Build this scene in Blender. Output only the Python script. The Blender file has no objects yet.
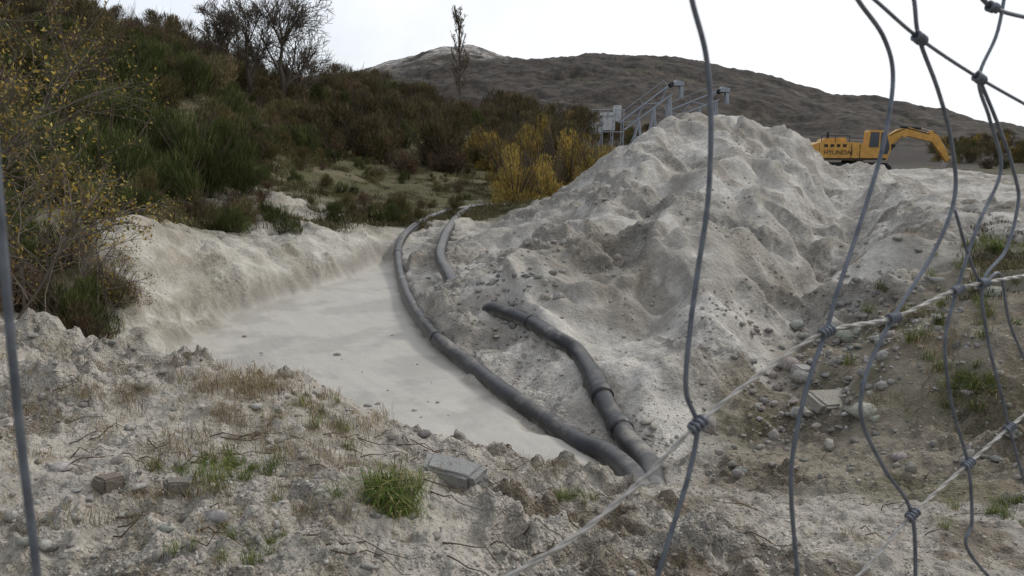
import bpy, math, random
import numpy as np
from mathutils import Vector, Matrix
random.seed(7); R=np.random.default_rng(7)
F=800.0; H=3.4; PIT=math.radians(9.8); cp,sp=math.cos(PIT),math.sin(PIT)
scene=bpy.context.scene

# ---------------------------------------------------------------- survey helpers
def ray(px,py):
    u=(px-512)/F; v=(288-py)/F
    return np.array([u,cp+v*sp,-sp+v*cp])
def P(px,py,d):
    r=ray(px,py); t=d/r[1]
    return np.array([r[0]*t,d,H+r[2]*t])
def W(px,d,z):
    zc=d*cp-(z-H)*sp
    return np.array([(px-512)/F*zc,d,z])

# ---------------------------------------------------------------- noise
_perm=np.random.default_rng(3).permutation(256); _perm=np.concatenate([_perm,_perm,_perm])
_ang=np.random.default_rng(4).random(256)*2*np.pi; _gx=np.cos(_ang); _gy=np.sin(_ang)
def perlin(x,y):
    xi=np.floor(x).astype(np.int64); yi=np.floor(y).astype(np.int64)
    xf=x-xi; yf=y-yi; xi&=255; yi&=255
    u=xf*xf*xf*(xf*(xf*6-15)+10); v=yf*yf*yf*(yf*(yf*6-15)+10)
    def g(a,b,dx,dy):
        h=_perm[_perm[a]+b]; return _gx[h]*dx+_gy[h]*dy
    x1=(xi+1)&255; y1=(yi+1)&255
    a=g(xi,yi,xf,yf); b=g(x1,yi,xf-1,yf); c=g(xi,y1,xf,yf-1); d=g(x1,y1,xf-1,yf-1)
    return ((a+(b-a)*u)+((c+(d-c)*u)-(a+(b-a)*u))*v)*1.5
def fbm(x,y,wl,octs=4,gain=0.5,off=0):
    s=0; a=1; f=1.0/wl
    for i in range(octs):
        s=s+a*perlin(x*f+off+17.3*i,y*f+off*1.7-9.1*i); a*=gain; f*=2.03
    return s
def ridged(x,y,wl,octs=3,off=0):
    s=0;a=1;f=1.0/wl
    for i in range(octs):
        s=s+a*(1-2*np.abs(perlin(x*f+off+7.7*i,y*f-off+3.3*i))); a*=.5; f*=2.1
    return s
def sstep(x,a,b):
    t=np.clip((x-a)/(b-a),0,1); return t*t*(3-2*t)

# ---------------------------------------------------------------- terrain control
C=[]
def c(px,py,d,k): C.append((P(px,py,d),k))
def w(px,d,z,k): C.append((W(px,d,z),k))
for px in (-500,-100,200,512,800,1100,1500):
    w(px,1.0,1.75,'F')
for px,zz in ((-400,1.9),(-150,1.85),(0,1.8),(150,1.8),(300,1.75),(450,1.65),(600,1.5),(750,1.4),(900,1.4),(1050,1.45),(1300,1.5)):
    w(px,2.7,zz,'F')
c(-400,450,4.5,'F'); c(-400,330,8,'F'); c(-400,250,14,'G'); c(-400,100,24,'G'); c(-400,-60,45,'G'); c(-400,-60,90,'G'); c(-400,0,300,'M')
c(-150,450,4.3,'F'); c(-150,325,7.8,'F'); c(-150,250,13,'G'); c(-150,120,22,'G'); c(-150,-20,42,'G'); c(-150,-20,80,'G'); c(-150,30,300,'M')
c(0,450,4.3,'F'); c(0,322,7.6,'F'); c(0,318,10,'F'); c(0,290,13,'G'); c(0,165,23,'G'); c(0,40,42,'G'); c(0,25,80,'G'); c(0,60,300,'M')
c(60,333,7.4,'F'); w(60,10,.9,'F'); c(60,270,14,'G'); 
c(110,450,4.2,'F'); c(110,350,6.9,'F'); w(110,9,.5,'F'); w(110,12,.4,'B'); c(125,244,14.6,'B'); c(110,215,18,'G'); c(110,150,28,'G'); c(110,65,46,'G'); c(110,40,80,'G')
w(155,13.0,.25,'B'); c(155,243,15.6,'B')
c(200,450,4.3,'F'); c(200,368,6.6,'F'); w(200,8.4,0,'F'); w(200,12,0,'S'); w(200,15.1,.1,'B'); c(205,247,17.4,'B'); c(205,232,22.0,'G'); c(205,175,30,'G'); c(205,95,46,'G'); c(205,55,72,'G'); c(205,70,150,'M')
c(300,450,4.5,'F'); c(300,382,6.5,'F'); w(300,8.4,0,'F'); w(300,15,0,'S'); w(290,17.8,.1,'B'); c(290,247,20.5,'B'); c(275,226,24.5,'B'); c(275,203,26.0,'B'); c(290,190,31,'G'); c(300,170,38,'G'); c(300,130,55,'G'); c(310,95,80,'G'); c(310,85,160,'M')
c(370,450,5.0,'F'); c(370,406,6.2,'F'); w(370,8,0,'F'); w(370,20.5,.05,'S'); c(370,242,24,'B'); c(370,215,30,'G'); c(370,186,40,'G'); c(380,150,60,'G'); c(390,110,100,'G')
c(420,500,4.0,'F'); c(420,434,5.9,'F'); w(420,7.8,0,'S'); w(420,12,0,'S'); w(400,24,.3,'S')
w(440,23,.45,'H'); c(440,232,27,'B'); c(440,205,36,'G'); c(440,176,50,'G')
c(500,500,4.5,'F'); c(500,450,6.0,'F'); w(500,7.6,0,'S'); w(480,10.5,0,'S')
w(470,13,.15,'H'); c(480,310,15,'H'); c(490,270,19.5,'H'); c(495,240,25,'H'); c(500,216,32,'G'); c(500,192,44,'G'); c(500,150,75,'G'); c(500,112,150,'M')
c(560,500,4.8,'F'); c(560,468,6.3,'F'); w(560,8.0,0,'S')
w(545,11.3,.1,'H'); c(560,300,14.5,'H'); c(560,250,19,'H'); c(560,208,25,'H'); w(560,36,.8,'G'); c(570,190,48,'G'); c(560,140,80,'G')
c(620,520,4.6,'F'); c(620,492,6.2,'F'); w(620,8.2,0,'H'); w(620,10.8,.0,'H'); c(620,350,12.2,'H'); c(620,300,14.6,'H'); c(620,250,18.5,'H'); c(620,200,24,'H'); c(618,163,29.5,'H'); w(630,40,1.3,'G')
c(680,540,4.2,'F'); c(680,500,6.2,'F'); w(680,8.7,-.05,'H'); c(680,400,10.3,'H'); c(680,350,12.2,'H'); c(680,300,14.5,'H'); c(680,250,18.3,'H'); c(680,200,23,'H'); c(680,150,29,'H'); c(680,124,33,'H'); w(690,46,1.8,'G')
c(648,141,31,'H'); c(715,118,34,'H')
c(745,545,4.2,'F'); c(745,505,6.2,'F'); c(745,465,8.2,'D'); c(745,400,10.2,'D'); c(745,350,12.2,'H'); c(745,300,14.8,'H'); c(745,200,24,'H'); c(745,150,30.5,'H'); c(750,121,34,'H')
c(775,138,35,'H'); c(800,158,36,'H'); c(815,171,37,'H'); w(790,46,2.0,'D')
c(810,515,5.9,'F'); c(810,470,7.8,'D'); c(810,400,9.8,'D'); c(810,350,12,'D'); c(810,300,15,'H'); c(810,250,20,'H'); c(810,200,28,'H')
c(870,520,5.6,'F'); c(870,470,7.4,'D'); c(870,400,9.4,'D'); c(870,350,11.6,'D'); c(870,300,14.5,'H'); c(870,250,20,'H'); c(870,200,30,'H'); c(870,172,42,'H'); w(870,58,1.5,'M')
c(950,530,5.3,'F'); c(950,470,7.0,'D'); c(950,400,8.8,'D'); c(950,345,10.2,'D'); c(950,300,12.5,'D'); c(950,270,17,'H'); c(950,215,28,'H'); c(950,172,42,'H'); w(940,58,1.5,'M')
c(1024,540,5.0,'F'); c(1024,470,6.6,'D'); c(1024,400,8.0,'D'); c(1024,310,9.8,'D'); c(1024,268,12,'G'); c(1010,238,17.5,'H'); c(1024,205,28,'H'); c(1024,184,38,'H'); w(1030,55,1.6,'G')
c(1150,540,5.0,'F'); c(1150,400,7.5,'D'); c(1150,300,10,'D'); c(1150,230,17,'G'); c(1150,190,36,'H'); w(1150,60,1.5,'G')
c(1400,540,5.0,'F'); c(1400,400,7.5,'D'); c(1400,250,14,'D'); c(1400,200,36,'G'); w(1400,60,1.5,'G')
for px in (650,750,850,950,1100,1400):
    w(px,95,2.6,'M'); c(px,140,170,'M')
sky=[(330,84,380),(385,68,450),(415,58,480),(440,51,500),(475,50,500),(520,62,500),(560,66,480),(590,60,470),(630,57,470),(680,58,470),(720,64,460),(745,74,450),(800,90,430),(850,101,420),(940,112,400),(1024,131,380),(1200,150,360),(1500,150,360)]
for px,py,d in sky:
    c(px,py,d,'M'); c(px,150,1100,'M'); c(px,py+38 if py<100 else py+18,d*.55,'M')
for px in(-400,0,200): c(px,100,1100,'M')

pts=np.array([p for p,k in C]); ks=[k for p,k in C]
KS=.55
def dom(x,y):
    r=np.hypot(x,y); return np.arctan2(x,y),np.log(r)*KS,r
ca,cs,cr=dom(pts[:,0],pts[:,1]); ce=(pts[:,2]-H)/cr
def kern(a,s,b,t): return np.sqrt((a[:,None]-b[None])**2+(s[:,None]-t[None])**2+1e-4)
n=len(ca); A=np.zeros((n+3,n+3)); A[:n,:n]=kern(ca,cs,ca,cs)+np.eye(n)*-0.0006
A[:n,n]=1;A[:n,n+1]=ca;A[:n,n+2]=cs;A[n:,:n]=A[:n,n:].T
sol=np.linalg.lstsq(A,np.concatenate([ce,np.zeros(3)]),rcond=None)[0]
classes='FSHGMBD'
onehot=np.array([[1.0 if k==q else 0.0 for q in classes] for k in ks])

def floorpt(px,py):
    r=ray(px,py); t=-H/r[2]; return (r[0]*t,r[1]*t)
basin=np.array([floorpt(*q) for q in [(180,360),(198,338),(235,314),(290,296),(330,284),(362,272),(385,262),(396,261),(404,300),(422,338),(470,382),(520,420),(575,452),(610,478),(560,500),(470,492),(380,482),(240,440)]])
def basin_sd(x,y):
    inside=np.zeros(x.shape,bool); dmin=np.full(x.shape,1e9)
    m=len(basin)
    for i in range(m):
        x0,y0=basin[i]; x1,y1=basin[(i+1)%m]
        ex,ey=x1-x0,y1-y0; t=np.clip(((x-x0)*ex+(y-y0)*ey)/(ex*ex+ey*ey),0,1)
        dmin=np.minimum(dmin,np.hypot(x-x0-t*ex,y-y0-t*ey))
        cond=((y0>y)!=(y1>y)); xi=x0+(y-y0)*ex/(ey if ey!=0 else 1e-9)
        inside^=(cond&(x<xi))
    return np.where(inside,dmin,-dmin)
# ridges and gullies of the tipped spoil: (start, end, height, half-width)
RG=[(P(655,150,30),P(560,300,15),.5,1.0),(P(735,140,31),P(640,290,15.5),.45,.9),(P(800,185,32),P(700,300,15),.85,1.2),(P(740,190,25),P(790,200,27),.4,1.0),
    (P(870,185,34),P(960,285,15),.8,1.3),(P(690,160,28),P(600,290,15),-.35,.7),(P(770,190,27),P(665,330,13.5),-.4,.7),(P(840,215,26),P(770,360,11.5),-.45,.9),
    (P(620,400,10.8),P(520,315,14.5),.22,.4),(P(700,330,13),P(690,400,10.3),.4,.6),(P(930,380,9.3),P(1010,300,11),.5,.8),(P(860,300,14),P(905,270,17),.35,.7),(P(560,330,13),P(480,285,17),.25,.5),(P(470,330,13.7),P(450,280,18),.2,.4)]
def terrain(x,y):
    a,s,r=dom(x,y); out=np.zeros(x.shape); wt=np.zeros(x.shape+(len(classes),))
    ac=np.clip(a,-.85,.85)
    wx=fbm(x,y,3.0,3,off=5)*.022+fbm(x,y,.8,2,off=8)*.014
    N=len(x)
    for i in range(0,N,40000):
        j=slice(i,i+40000); K=kern(ac[j],s[j],ca,cs)
        out[j]=K@sol[:n]+sol[n]+sol[n+1]*ac[j]+sol[n+2]*s[j]
        K2=kern(ac[j]+wx[j],s[j]+wx[j],ca,cs); I=1/K2**4; wt[j]=(I@onehot)/I.sum(1)[:,None]
    bk=sstep(np.abs(a),1.2,2.3)
    e=out*(1-bk)+(-1.6/np.maximum(r,1e-3))*bk
    z=H+e*r
    z=np.where(r<2,1.75*(1-r/2.0)+z*(r/2.0),z)
    F_,S_,H_,G_,M_,B_,D_=[wt[:,i] for i in range(7)]
    sd=np.full(x.shape,-9.0); nb=r<45; sd[nb]=basin_sd(x[nb],y[nb])
    sdw=sd+fbm(x,y,1.0,3,off=2)*.24
    ins=sstep(sdw,-.3,.08)
    # loose sand runs lie smooth between the cloddy patches
    cl=sstep(fbm((x*.86+y*.5),(-x*.5+y*.86)*.55,2.1,4,.6,off=401),-.2,.4)
    rough=(F_*(.5+.5*cl)+H_*(.2+.8*cl)+D_*(.5+.6*cl)+B_*(.25+.4*cl)+G_*.35)*(1-ins)
    fade=lambda lim: 1-sstep(r,lim*.5,lim)
    xw=x+fbm(x,y,2.5,3,off=201)*.8; yw=y+fbm(x,y,2.5,3,off=211)*.8
    hm=(H_+D_)*(1-ins)
    for p0,p1,hh,wd in RG:
        ex,ey=p1[0]-p0[0],p1[1]-p0[1]; t=np.clip(((xw-p0[0])*ex+(yw-p0[1])*ey)/(ex*ex+ey*ey),0,1); dd=np.hypot(xw-p0[0]-t*ex,yw-p0[1]-t*ey)
        z=z+hm*hh*np.exp(-(dd/wd)**2)
    q=z/.85+fbm(x,y,3.5,4,off=221)*1.3; fr=q-np.floor(q); sc=(sstep(fr,.0,.3)-fr)
    smask=sstep(fbm(x,y,4,2,off=225),-.3,.2)
    far=1-.6*sstep(r,33,40)
    z=z+hm*smask*sstep(r,9,13)*sc*.42*far
    z=z+B_*(1-ins)*sc*.32
    z=z+hm*sstep(r,8,12)*(fbm(x,y,2.4,3,.5,off=51))*.25*far
    z=z+rough*(fbm(x,y,1.3,3,off=11)*.16*sstep(r,2,4)*far+fbm(x,y,.45,3,.6,off=21)*.095*fade(70)+np.maximum(0,fbm(x,y,.17,2,off=31)-.05)*.09*fade(24)*(1-.4*H_)+np.maximum(0,fbm(x,y,.07,2,off=33)-.1)*.045*fade(13))
    z=z+rough*sstep(fbm(x,y,.3,2,off=37),.35,.6)*.08*fade(30)*cl
    u=(x*.86+y*.5); v=(-x*.5+y*.86)
    z=z+(H_*(1-ins))*sstep(r,10,16)*(ridged(u,v*.42,2.0,3,off=41)-.4)*.11
    z=z+B_*(1-ins)*(fbm(x,y,2.2,3,.5,off=61)*.16)
    z=z+(G_)*sstep(r,14,30)*fbm(x,y,6,3,off=71)*.35
    z=z+M_*(fbm(x,y,70,6,.62,off=81)*3.6*sstep(r,100,300))
    z=z*(1-ins)+ins*(.0+fbm(x,y,2.2,2,off=91)*.018+fbm(u,v*.3,.5,3,off=92)*.012)
    return z,wt,ins,r,sc*smask,cl

na=820
front=np.linspace(-.66,.66,na)
left=-(.66+(np.pi-.66)*(np.linspace(1,0,90)[:-1]**1.8)); right=-left[::-1]
As=np.concatenate([left,front,right[:-1]])
rs=np.concatenate([np.geomspace(.3,2,30)[:-1],np.geomspace(2,32,690)[:-1],np.geomspace(32,1500,320)])
AA,RR=np.meshgrid(As,rs); X=(np.sin(AA)*RR).ravel(); Y=(np.cos(AA)*RR).ravel()
Z,WT,INS,RAD,SC,CL=terrain(X,Y)
nr,nc=len(rs),len(As); ZG=Z.reshape(nr,nc)
Aext=np.concatenate([As,[As[0]+2*np.pi]]); Zext=np.concatenate([ZG,ZG[:,:1]],1)
def zat(x,y):
    x=np.atleast_1d(np.asarray(x,float)); y=np.atleast_1d(np.asarray(y,float))
    r=np.hypot(x,y); a=np.arctan2(x,y)
    fi=np.interp(r,rs,np.arange(nr)); fj=np.interp(a,Aext,np.arange(nc+1))
    i=np.clip(fi.astype(int),0,nr-2); j=np.clip(fj.astype(int),0,nc-1); ti=fi-i; tj=fj-j
    return (Zext[i,j]*(1-ti)+Zext[i+1,j]*ti)*(1-tj)+(Zext[i,j+1]*(1-ti)+Zext[i+1,j+1]*ti)*tj
def hit(px,py,dmin=2.0,dmax=900):
    r=ray(px,py); d=np.geomspace(dmin,dmax,3000); t=d/r[1]
    z=H+r[2]*t; g=zat(r[0]*t,d); k=np.where(z<g)[0]
    i=k[0] if len(k) else len(d)-1
    return np.array([r[0]*t[i],d[i],g[i]])

# colours
pal=np.array([(.40,.37,.325),(.43,.41,.375),(.50,.475,.435),(.10,.095,.045),(.046,.038,.032),(.50,.475,.42),(.25,.22,.17)])
col=WT@pal
f1=fbm(X,Y,.9,5,.6,off=101); f2=fbm(X,Y,3.5,3,off=111)
def mixc(mask,c_):
    global col; col=col*(1-mask[:,None])+np.array(c_)*mask[:,None]
mixc(sstep(f1+f2*.6,.0,.55)*(WT[:,0]*.85+WT[:,5]*.2+WT[:,6]*.5)*.85,(.14,.108,.072))
mixc((1-CL)*WT[:,2]*.35,(.53,.51,.47))
low=sstep(RAD,20,12)*.3
damp=sstep(fbm((X*.86+Y*.5),(-X*.5+Y*.86)*.5,2.6,5,.6,off=161)+low,.1,.6)
mixc(damp*WT[:,2]*.6,(.22,.195,.16))
mixc(sstep(SC,.10,.3)*WT[:,2]*.4,(.18,.155,.12)); mixc(sstep(SC,.10,.3)*WT[:,5]*.4,(.25,.21,.15))
gf=sstep(fbm(X,Y,1.7,4,off=121),.25,.6)*(WT[:,6]*.7+WT[:,5]*.3+WT[:,0]*.2)
mixc(gf*.65,(.10,.10,.04))
mixc(sstep(fbm(X,Y,5,5,.6,off=125),.0,.5)*WT[:,3]*(1-sstep(RAD,60,120))*.6,(.20,.17,.11))
mf=sstep(fbm(X,Y,45,5,.6,off=131),-.1,.5)*(WT[:,4]+WT[:,3]*sstep(RAD,60,120))
mixc(mf*.5,(.072,.060,.042))
mixc(sstep(fbm(X,Y,14,5,.7,off=135),.1,.5)*sstep(RAD,110,200)*WT[:,4]*.65,(.024,.021,.018))
top=P(450,54,490); pk=np.exp(-(((X-top[0])/44)**2+((Y-top[1])/34)**2)/2)*sstep(fbm(X,Y,22,3,off=151),-.4,.05)
mixc(np.clip(pk*1.3,0,1)*.9,(.31,.29,.27))
wet=sstep(fbm(X,Y,1.6,5,.6,off=171),-.2,.5)
silt=np.array([.45,.43,.39])[None]*(1-.17*wet[:,None])
edge=INS*(1-INS)*4
col=col*(1-INS[:,None])+silt*INS[:,None]; mixc(edge*.45,(.24,.22,.18))

verts=np.stack([X,Y,Z],1); verts=np.concatenate([verts,[[0,0,1.75]]]); col=np.concatenate([col,col[:1]])
i,j=np.meshgrid(np.arange(nr-1),np.arange(nc),indexing='ij'); j2=(j+1)%nc
quads=np.stack([i*nc+j,i*nc+j2,(i+1)*nc+j2,(i+1)*nc+j],-1).reshape(-1,4)[:,::-1]
jj=np.arange(nc); cap=np.stack([np.full(nc,nr*nc),(jj+1)%nc,jj],-1)
me=bpy.data.meshes.new('terrain'); nl=quads.size+cap.size
me.vertices.add(len(verts)); me.vertices.foreach_set('co',verts.ravel())
me.loops.add(nl); me.loops.foreach_set('vertex_index',np.concatenate([quads.ravel(),cap.ravel()]))
me.polygons.add(len(quads)+len(cap)); me.polygons.foreach_set('loop_start',np.concatenate([np.arange(len(quads))*4,quads.size+np.arange(len(cap))*3]))
me.update()
me.polygons.foreach_set('use_smooth',np.ones(len(me.polygons),bool))
def setcol(me,name,arr):
    at=me.attributes.new(name,'FLOAT_COLOR','POINT'); at.data.foreach_set('color',np.concatenate([arr,np.ones((len(arr),1))],1).astype(np.float32).ravel())
setcol(me,'Col',col)
def setf(me,name,arr):
    at=me.attributes.new(name,'FLOAT','POINT'); at.data.foreach_set('value',arr.astype(np.float32))
setf(me,'rough',np.concatenate([(1-INS)*(.55+.45*CL)*(1-WT[:,4]*.2),[1]])); setf(me,'moor',np.concatenate([WT[:,4]*sstep(RAD,90,180),[0]]))
ground=bpy.data.objects.new('terrain',me); scene.collection.objects.link(ground)

# ---------------------------------------------------------------- material helpers
def newmat(name):
    m=bpy.data.materials.new(name); m.use_nodes=True; nt=m.node_tree; b=nt.nodes['Principled BSDF']; b.inputs['Specular IOR Level'].default_value=.25
    return m,nt,b
def nd(nt,t,**k):
    x=nt.nodes.new(t)
    for a,v in k.items():
        if a in x.inputs: x.inputs[a].default_value=v
        else: setattr(x,a,v)
    return x
def mathn(nt,op,a,b=None,c_=None):
    m=nt.nodes.new('ShaderNodeMath'); m.operation=op
    for i,v in enumerate((a,b,c_)):
        if v is None: continue
        if isinstance(v,(int,float)): m.inputs[i].default_value=v
        else: nt.links.new(v,m.inputs[i])
    return m.outputs[0]
def noise(nt,vec,scale,detail=4,rough=.55):
    x=nd(nt,'ShaderNodeTexNoise',Scale=scale,Detail=detail,Roughness=rough)
    nt.links.new(vec,x.inputs['Vector']); return x.outputs['Fac']
def maprange(nt,v,a,b,c_,d):
    m=nt.nodes.new('ShaderNodeMapRange'); nt.links.new(v,m.inputs[0])
    for i,q in enumerate((a,b,c_,d)): m.inputs[i+1].default_value=q
    return m.outputs[0]
def mulcol(nt,colsock,fac):
    m=nt.nodes.new('ShaderNodeVectorMath'); m.operation='SCALE'; nt.links.new(colsock,m.inputs[0]); nt.links.new(fac,m.inputs['Scale']); return m.outputs[0]
def bump(nt,h,dist,strength=1,prev=None):
    b=nt.nodes.new('ShaderNodeBump'); b.inputs['Distance'].default_value=dist
    if isinstance(strength,(int,float)): b.inputs['Strength'].default_value=strength
    else: nt.links.new(strength,b.inputs['Strength'])
    nt.links.new(h,b.inputs['Height'])
    if prev: nt.links.new(prev,b.inputs['Normal'])
    return b.outputs[0]
def lerpf(nt,f,a,b):
    fm=nt.nodes.new('ShaderNodeMix'); fm.data_type='FLOAT'
    for s_,v in ((0,f),(2,a),(3,b)):
        if isinstance(v,(int,float)): fm.inputs[s_].default_value=v
        else: nt.links.new(v,fm.inputs[s_])
    return fm.outputs[0]

gm,nt,b=newmat('soil')
tc=nt.nodes.new('ShaderNodeTexCoord').outputs['Object']
at=nd(nt,'ShaderNodeAttribute',attribute_name='Col'); ar=nd(nt,'ShaderNodeAttribute',attribute_name='rough').outputs['Fac']; am=nd(nt,'ShaderNodeAttribute',attribute_name='moor').outputs['Fac']
n1=noise(nt,tc,1.3,6,.7); n2=noise(nt,tc,9,4,.7); n3=noise(nt,tc,55,2,.6); nm=noise(nt,tc,.16,6,.78)
f=mathn(nt,'MULTIPLY',maprange(nt,n1,.3,.7,.66,1.28),maprange(nt,n2,.3,.7,.66,1.3))
f=mathn(nt,'MULTIPLY',f,maprange(nt,n3,.3,.7,.74,1.22))
f=lerpf(nt,ar,maprange(nt,n1,.3,.7,.88,1.08),f)
f=lerpf(nt,am,f,maprange(nt,nm,.38,.62,.25,1.8))
nt.links.new(mulcol(nt,at.outputs['Color'],f),b.inputs['Base Color'])
nt.links.new(lerpf(nt,maprange(nt,ar,0,.3,0,1),maprange(nt,n1,.4,.6,.5,.8),.95),b.inputs['Roughness']); b.inputs['Specular IOR Level'].default_value=.22
st=maprange(nt,ar,0,1,.16,1)
hsum=mathn(nt,'MULTIPLY_ADD',n1,.28,mathn(nt,'MULTIPLY_ADD',n2,.10,mathn(nt,'MULTIPLY',n3,.018)))
nt.links.new(bump(nt,hsum,1.0,st),b.inputs['Normal']); me.materials.append(gm)

def simplemat(name,colr,rough=.8,metal=0,var=.3,vs=8,bmp=0,bs=20,attr=None,spec=.25,dust=None):
    m,nt,b=newmat(name); tc=nt.nodes.new('ShaderNodeTexCoord').outputs['Object']
    nn=noise(nt,tc,vs,5,.6)
    if attr:
        s=nd(nt,'ShaderNodeAttribute',attribute_name=attr).outputs['Color']
    else:
        s=nd(nt,'ShaderNodeRGB'); s.outputs[0].default_value=(*colr,1); s=s.outputs[0]
    cc=mulcol(nt,s,maprange(nt,nn,.3,.7,1-var,1+var))
    if dust:
        g=nt.nodes.new('ShaderNodeNewGeometry'); sx=nt.nodes.new('ShaderNodeSeparateXYZ'); nt.links.new(g.outputs['Normal'],sx.inputs[0])
        up=maprange(nt,sx.outputs['Z'],dust[3],dust[4],0,1)
        fac=mathn(nt,'MULTIPLY',up,maprange(nt,noise(nt,tc,1.7,8,.75),.5,.62,.05,1))
        if len(dust)>5:
            lowd=mathn(nt,'MULTIPLY',maprange(nt,sx.outputs['Z'],.0,-.5,0,1),maprange(nt,noise(nt,tc,3,8,.75),.45,.58,.2,1)); fac=mathn(nt,'MAXIMUM',fac,lowd)
        mx=nt.nodes.new('ShaderNodeMix'); mx.data_type='RGBA'; nt.links.new(fac,mx.inputs[0]); nt.links.new(cc,mx.inputs[6]); mx.inputs[7].default_value=(*dust[:3],1); cc=mx.outputs[2]
        nt.links.new(lerpf(nt,fac,rough,.95),b.inputs['Roughness'])
    else: b.inputs['Roughness'].default_value=rough
    nt.links.new(cc,b.inputs['Base Color'])
    b.inputs['Metallic'].default_value=metal; b.inputs['Specular IOR Level'].default_value=spec
    if bmp: nt.links.new(bump(nt,noise(nt,tc,bs,4,.6),bmp),b.inputs['Normal'])
    return m
def leafmat(name,trans=.25):
    m,nt,b=newmat(name); s=nd(nt,'ShaderNodeAttribute',attribute_name='Col').outputs['Color']
    oi=nt.nodes.new('ShaderNodeObjectInfo'); cc=mulcol(nt,s,maprange(nt,oi.outputs['Random'],0,1,.65,1.3))
    if trans==0:
        df=nt.nodes.new('ShaderNodeBsdfDiffuse'); nt.links.new(cc,df.inputs[0]); nt.links.new(df.outputs[0],nt.nodes['Material Output'].inputs[0]); return m
    nt.links.new(cc,b.inputs['Base Color']); b.inputs['Roughness'].default_value=.7; b.inputs['Specular IOR Level'].default_value=.15
    tr=nt.nodes.new('ShaderNodeBsdfTranslucent'); nt.links.new(cc,tr.inputs[0]); mx=nt.nodes.new('ShaderNodeMixShader'); mx.inputs[0].default_value=trans
    nt.links.new(b.outputs[0],mx.inputs[1]); nt.links.new(tr.outputs[0],mx.inputs[2]); nt.links.new(mx.outputs[0],nt.nodes['Material Output'].inputs[0])
    return m
LEAF=leafmat('foliage'); BUSH=leafmat('bush_foliage',0)

# ---------------------------------------------------------------- mesh helpers
class MB:
    def __init__(s): s.v=[];s.f=[];s.c=[];s.m=[];s.n=0
    def add(s,v,f,colr=(.5,.5,.5),mi=0):
        v=np.asarray(v,float); s.v.append(v)
        cc=np.asarray(colr,float)
        if cc.ndim==1: cc=np.tile(cc,(len(v),1))
        s.c.append(cc)
        for q in f: s.f.append(tuple(int(k)+s.n for k in q)); s.m.append(mi)
        s.n+=len(v)
    def mesh(s,name,mats,smooth=True):
        me=bpy.data.meshes.new(name); me.from_pydata(np.concatenate(s.v).tolist(),[],s.f)
        for m in mats: me.materials.append(m)
        me.polygons.foreach_set('material_index',s.m); me.polygons.foreach_set('use_smooth',np.full(len(s.f),smooth)); setcol(me,'Col',np.concatenate(s.c)); me.update(); return me
    def obj(s,name,mats,smooth=True,parent=None):
        o=bpy.data.objects.new(name,s.mesh(name,mats,smooth)); scene.collection.objects.link(o); o.parent=parent; return o
def empty(name,loc=(0,0,0)):
    e=bpy.data.objects.new(name,None); e.location=loc; scene.collection.objects.link(e); return e
def catmull(p,sub=6):
    p=np.asarray(p,float); q=np.vstack([2*p[0]-p[1],p,2*p[-1]-p[-2]]); out=[]
    for i in range(1,len(q)-2):
        for t in np.linspace(0,1,sub,endpoint=False):
            out.append(.5*((2*q[i])+(-q[i-1]+q[i+1])*t+(2*q[i-1]-5*q[i]+4*q[i+1]-q[i+2])*t*t+(-q[i-1]+3*q[i]-3*q[i+1]+q[i+2])*t**3))
    out.append(p[-1]); return np.array(out)
def tube(mb,p,rad,sides=8,colr=(.5,.5,.5),mi=0,cap=True):
    p=np.asarray(p,float); m=len(p); rad=np.broadcast_to(np.asarray(rad,float),(m,))
    T=np.gradient(p,axis=0); T/=np.linalg.norm(T,axis=1)[:,None]+1e-12
    u=np.cross(T[0],[0,0,1.0]); 
    if np.linalg.norm(u)<.1: u=np.cross(T[0],[1.0,0,0])
    u/=np.linalg.norm(u); V=[]
    th=np.arange(sides)*2*np.pi/sides; ct=np.cos(th)[:,None]; sn=np.sin(th)[:,None]
    for i in range(m):
        u=u-T[i]*np.dot(u,T[i]); u/=np.linalg.norm(u)+1e-12; w_=np.cross(T[i],u)
        V.append(p[i]+rad[i]*(ct*u+sn*w_))
    F_=[]
    for i in range(m-1):
        for k in range(sides):
            k2=(k+1)%sides; F_.append((i*sides+k,i*sides+k2,(i+1)*sides+k2,(i+1)*sides+k))
    if cap: F_.append(tuple(range(sides))[::-1]); F_.append(tuple((m-1)*sides+k for k in range(sides)))
    mb.add(np.concatenate(V),F_,colr,mi)
def box(mb,lo,hi,colr=(.5,.5,.5),mi=0):
    lo=np.array(lo,float);hi=np.array(hi,float)
    v=np.array([[x,y,z] for x in(lo[0],hi[0]) for y in(lo[1],hi[1]) for z in(lo[2],hi[2])])
    mb.add(v,[(0,1,3,2),(4,6,7,5),(0,4,5,1),(2,3,7,6),(0,2,6,4),(1,5,7,3)],colr,mi)
def prism(mb,prof,y0,y1,mi=0,colr=(.5,.5,.5)):
    m=len(prof); v=[(x,y0,z) for x,z in prof]+[(x,y1,z) for x,z in prof]
    f=[tuple(range(m)),tuple(range(m,2*m))[::-1]]+[(k,k+m,(k+1)%m+m,(k+1)%m) for k in range(m)]
    mb.add(v,f,colr,mi)

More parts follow.
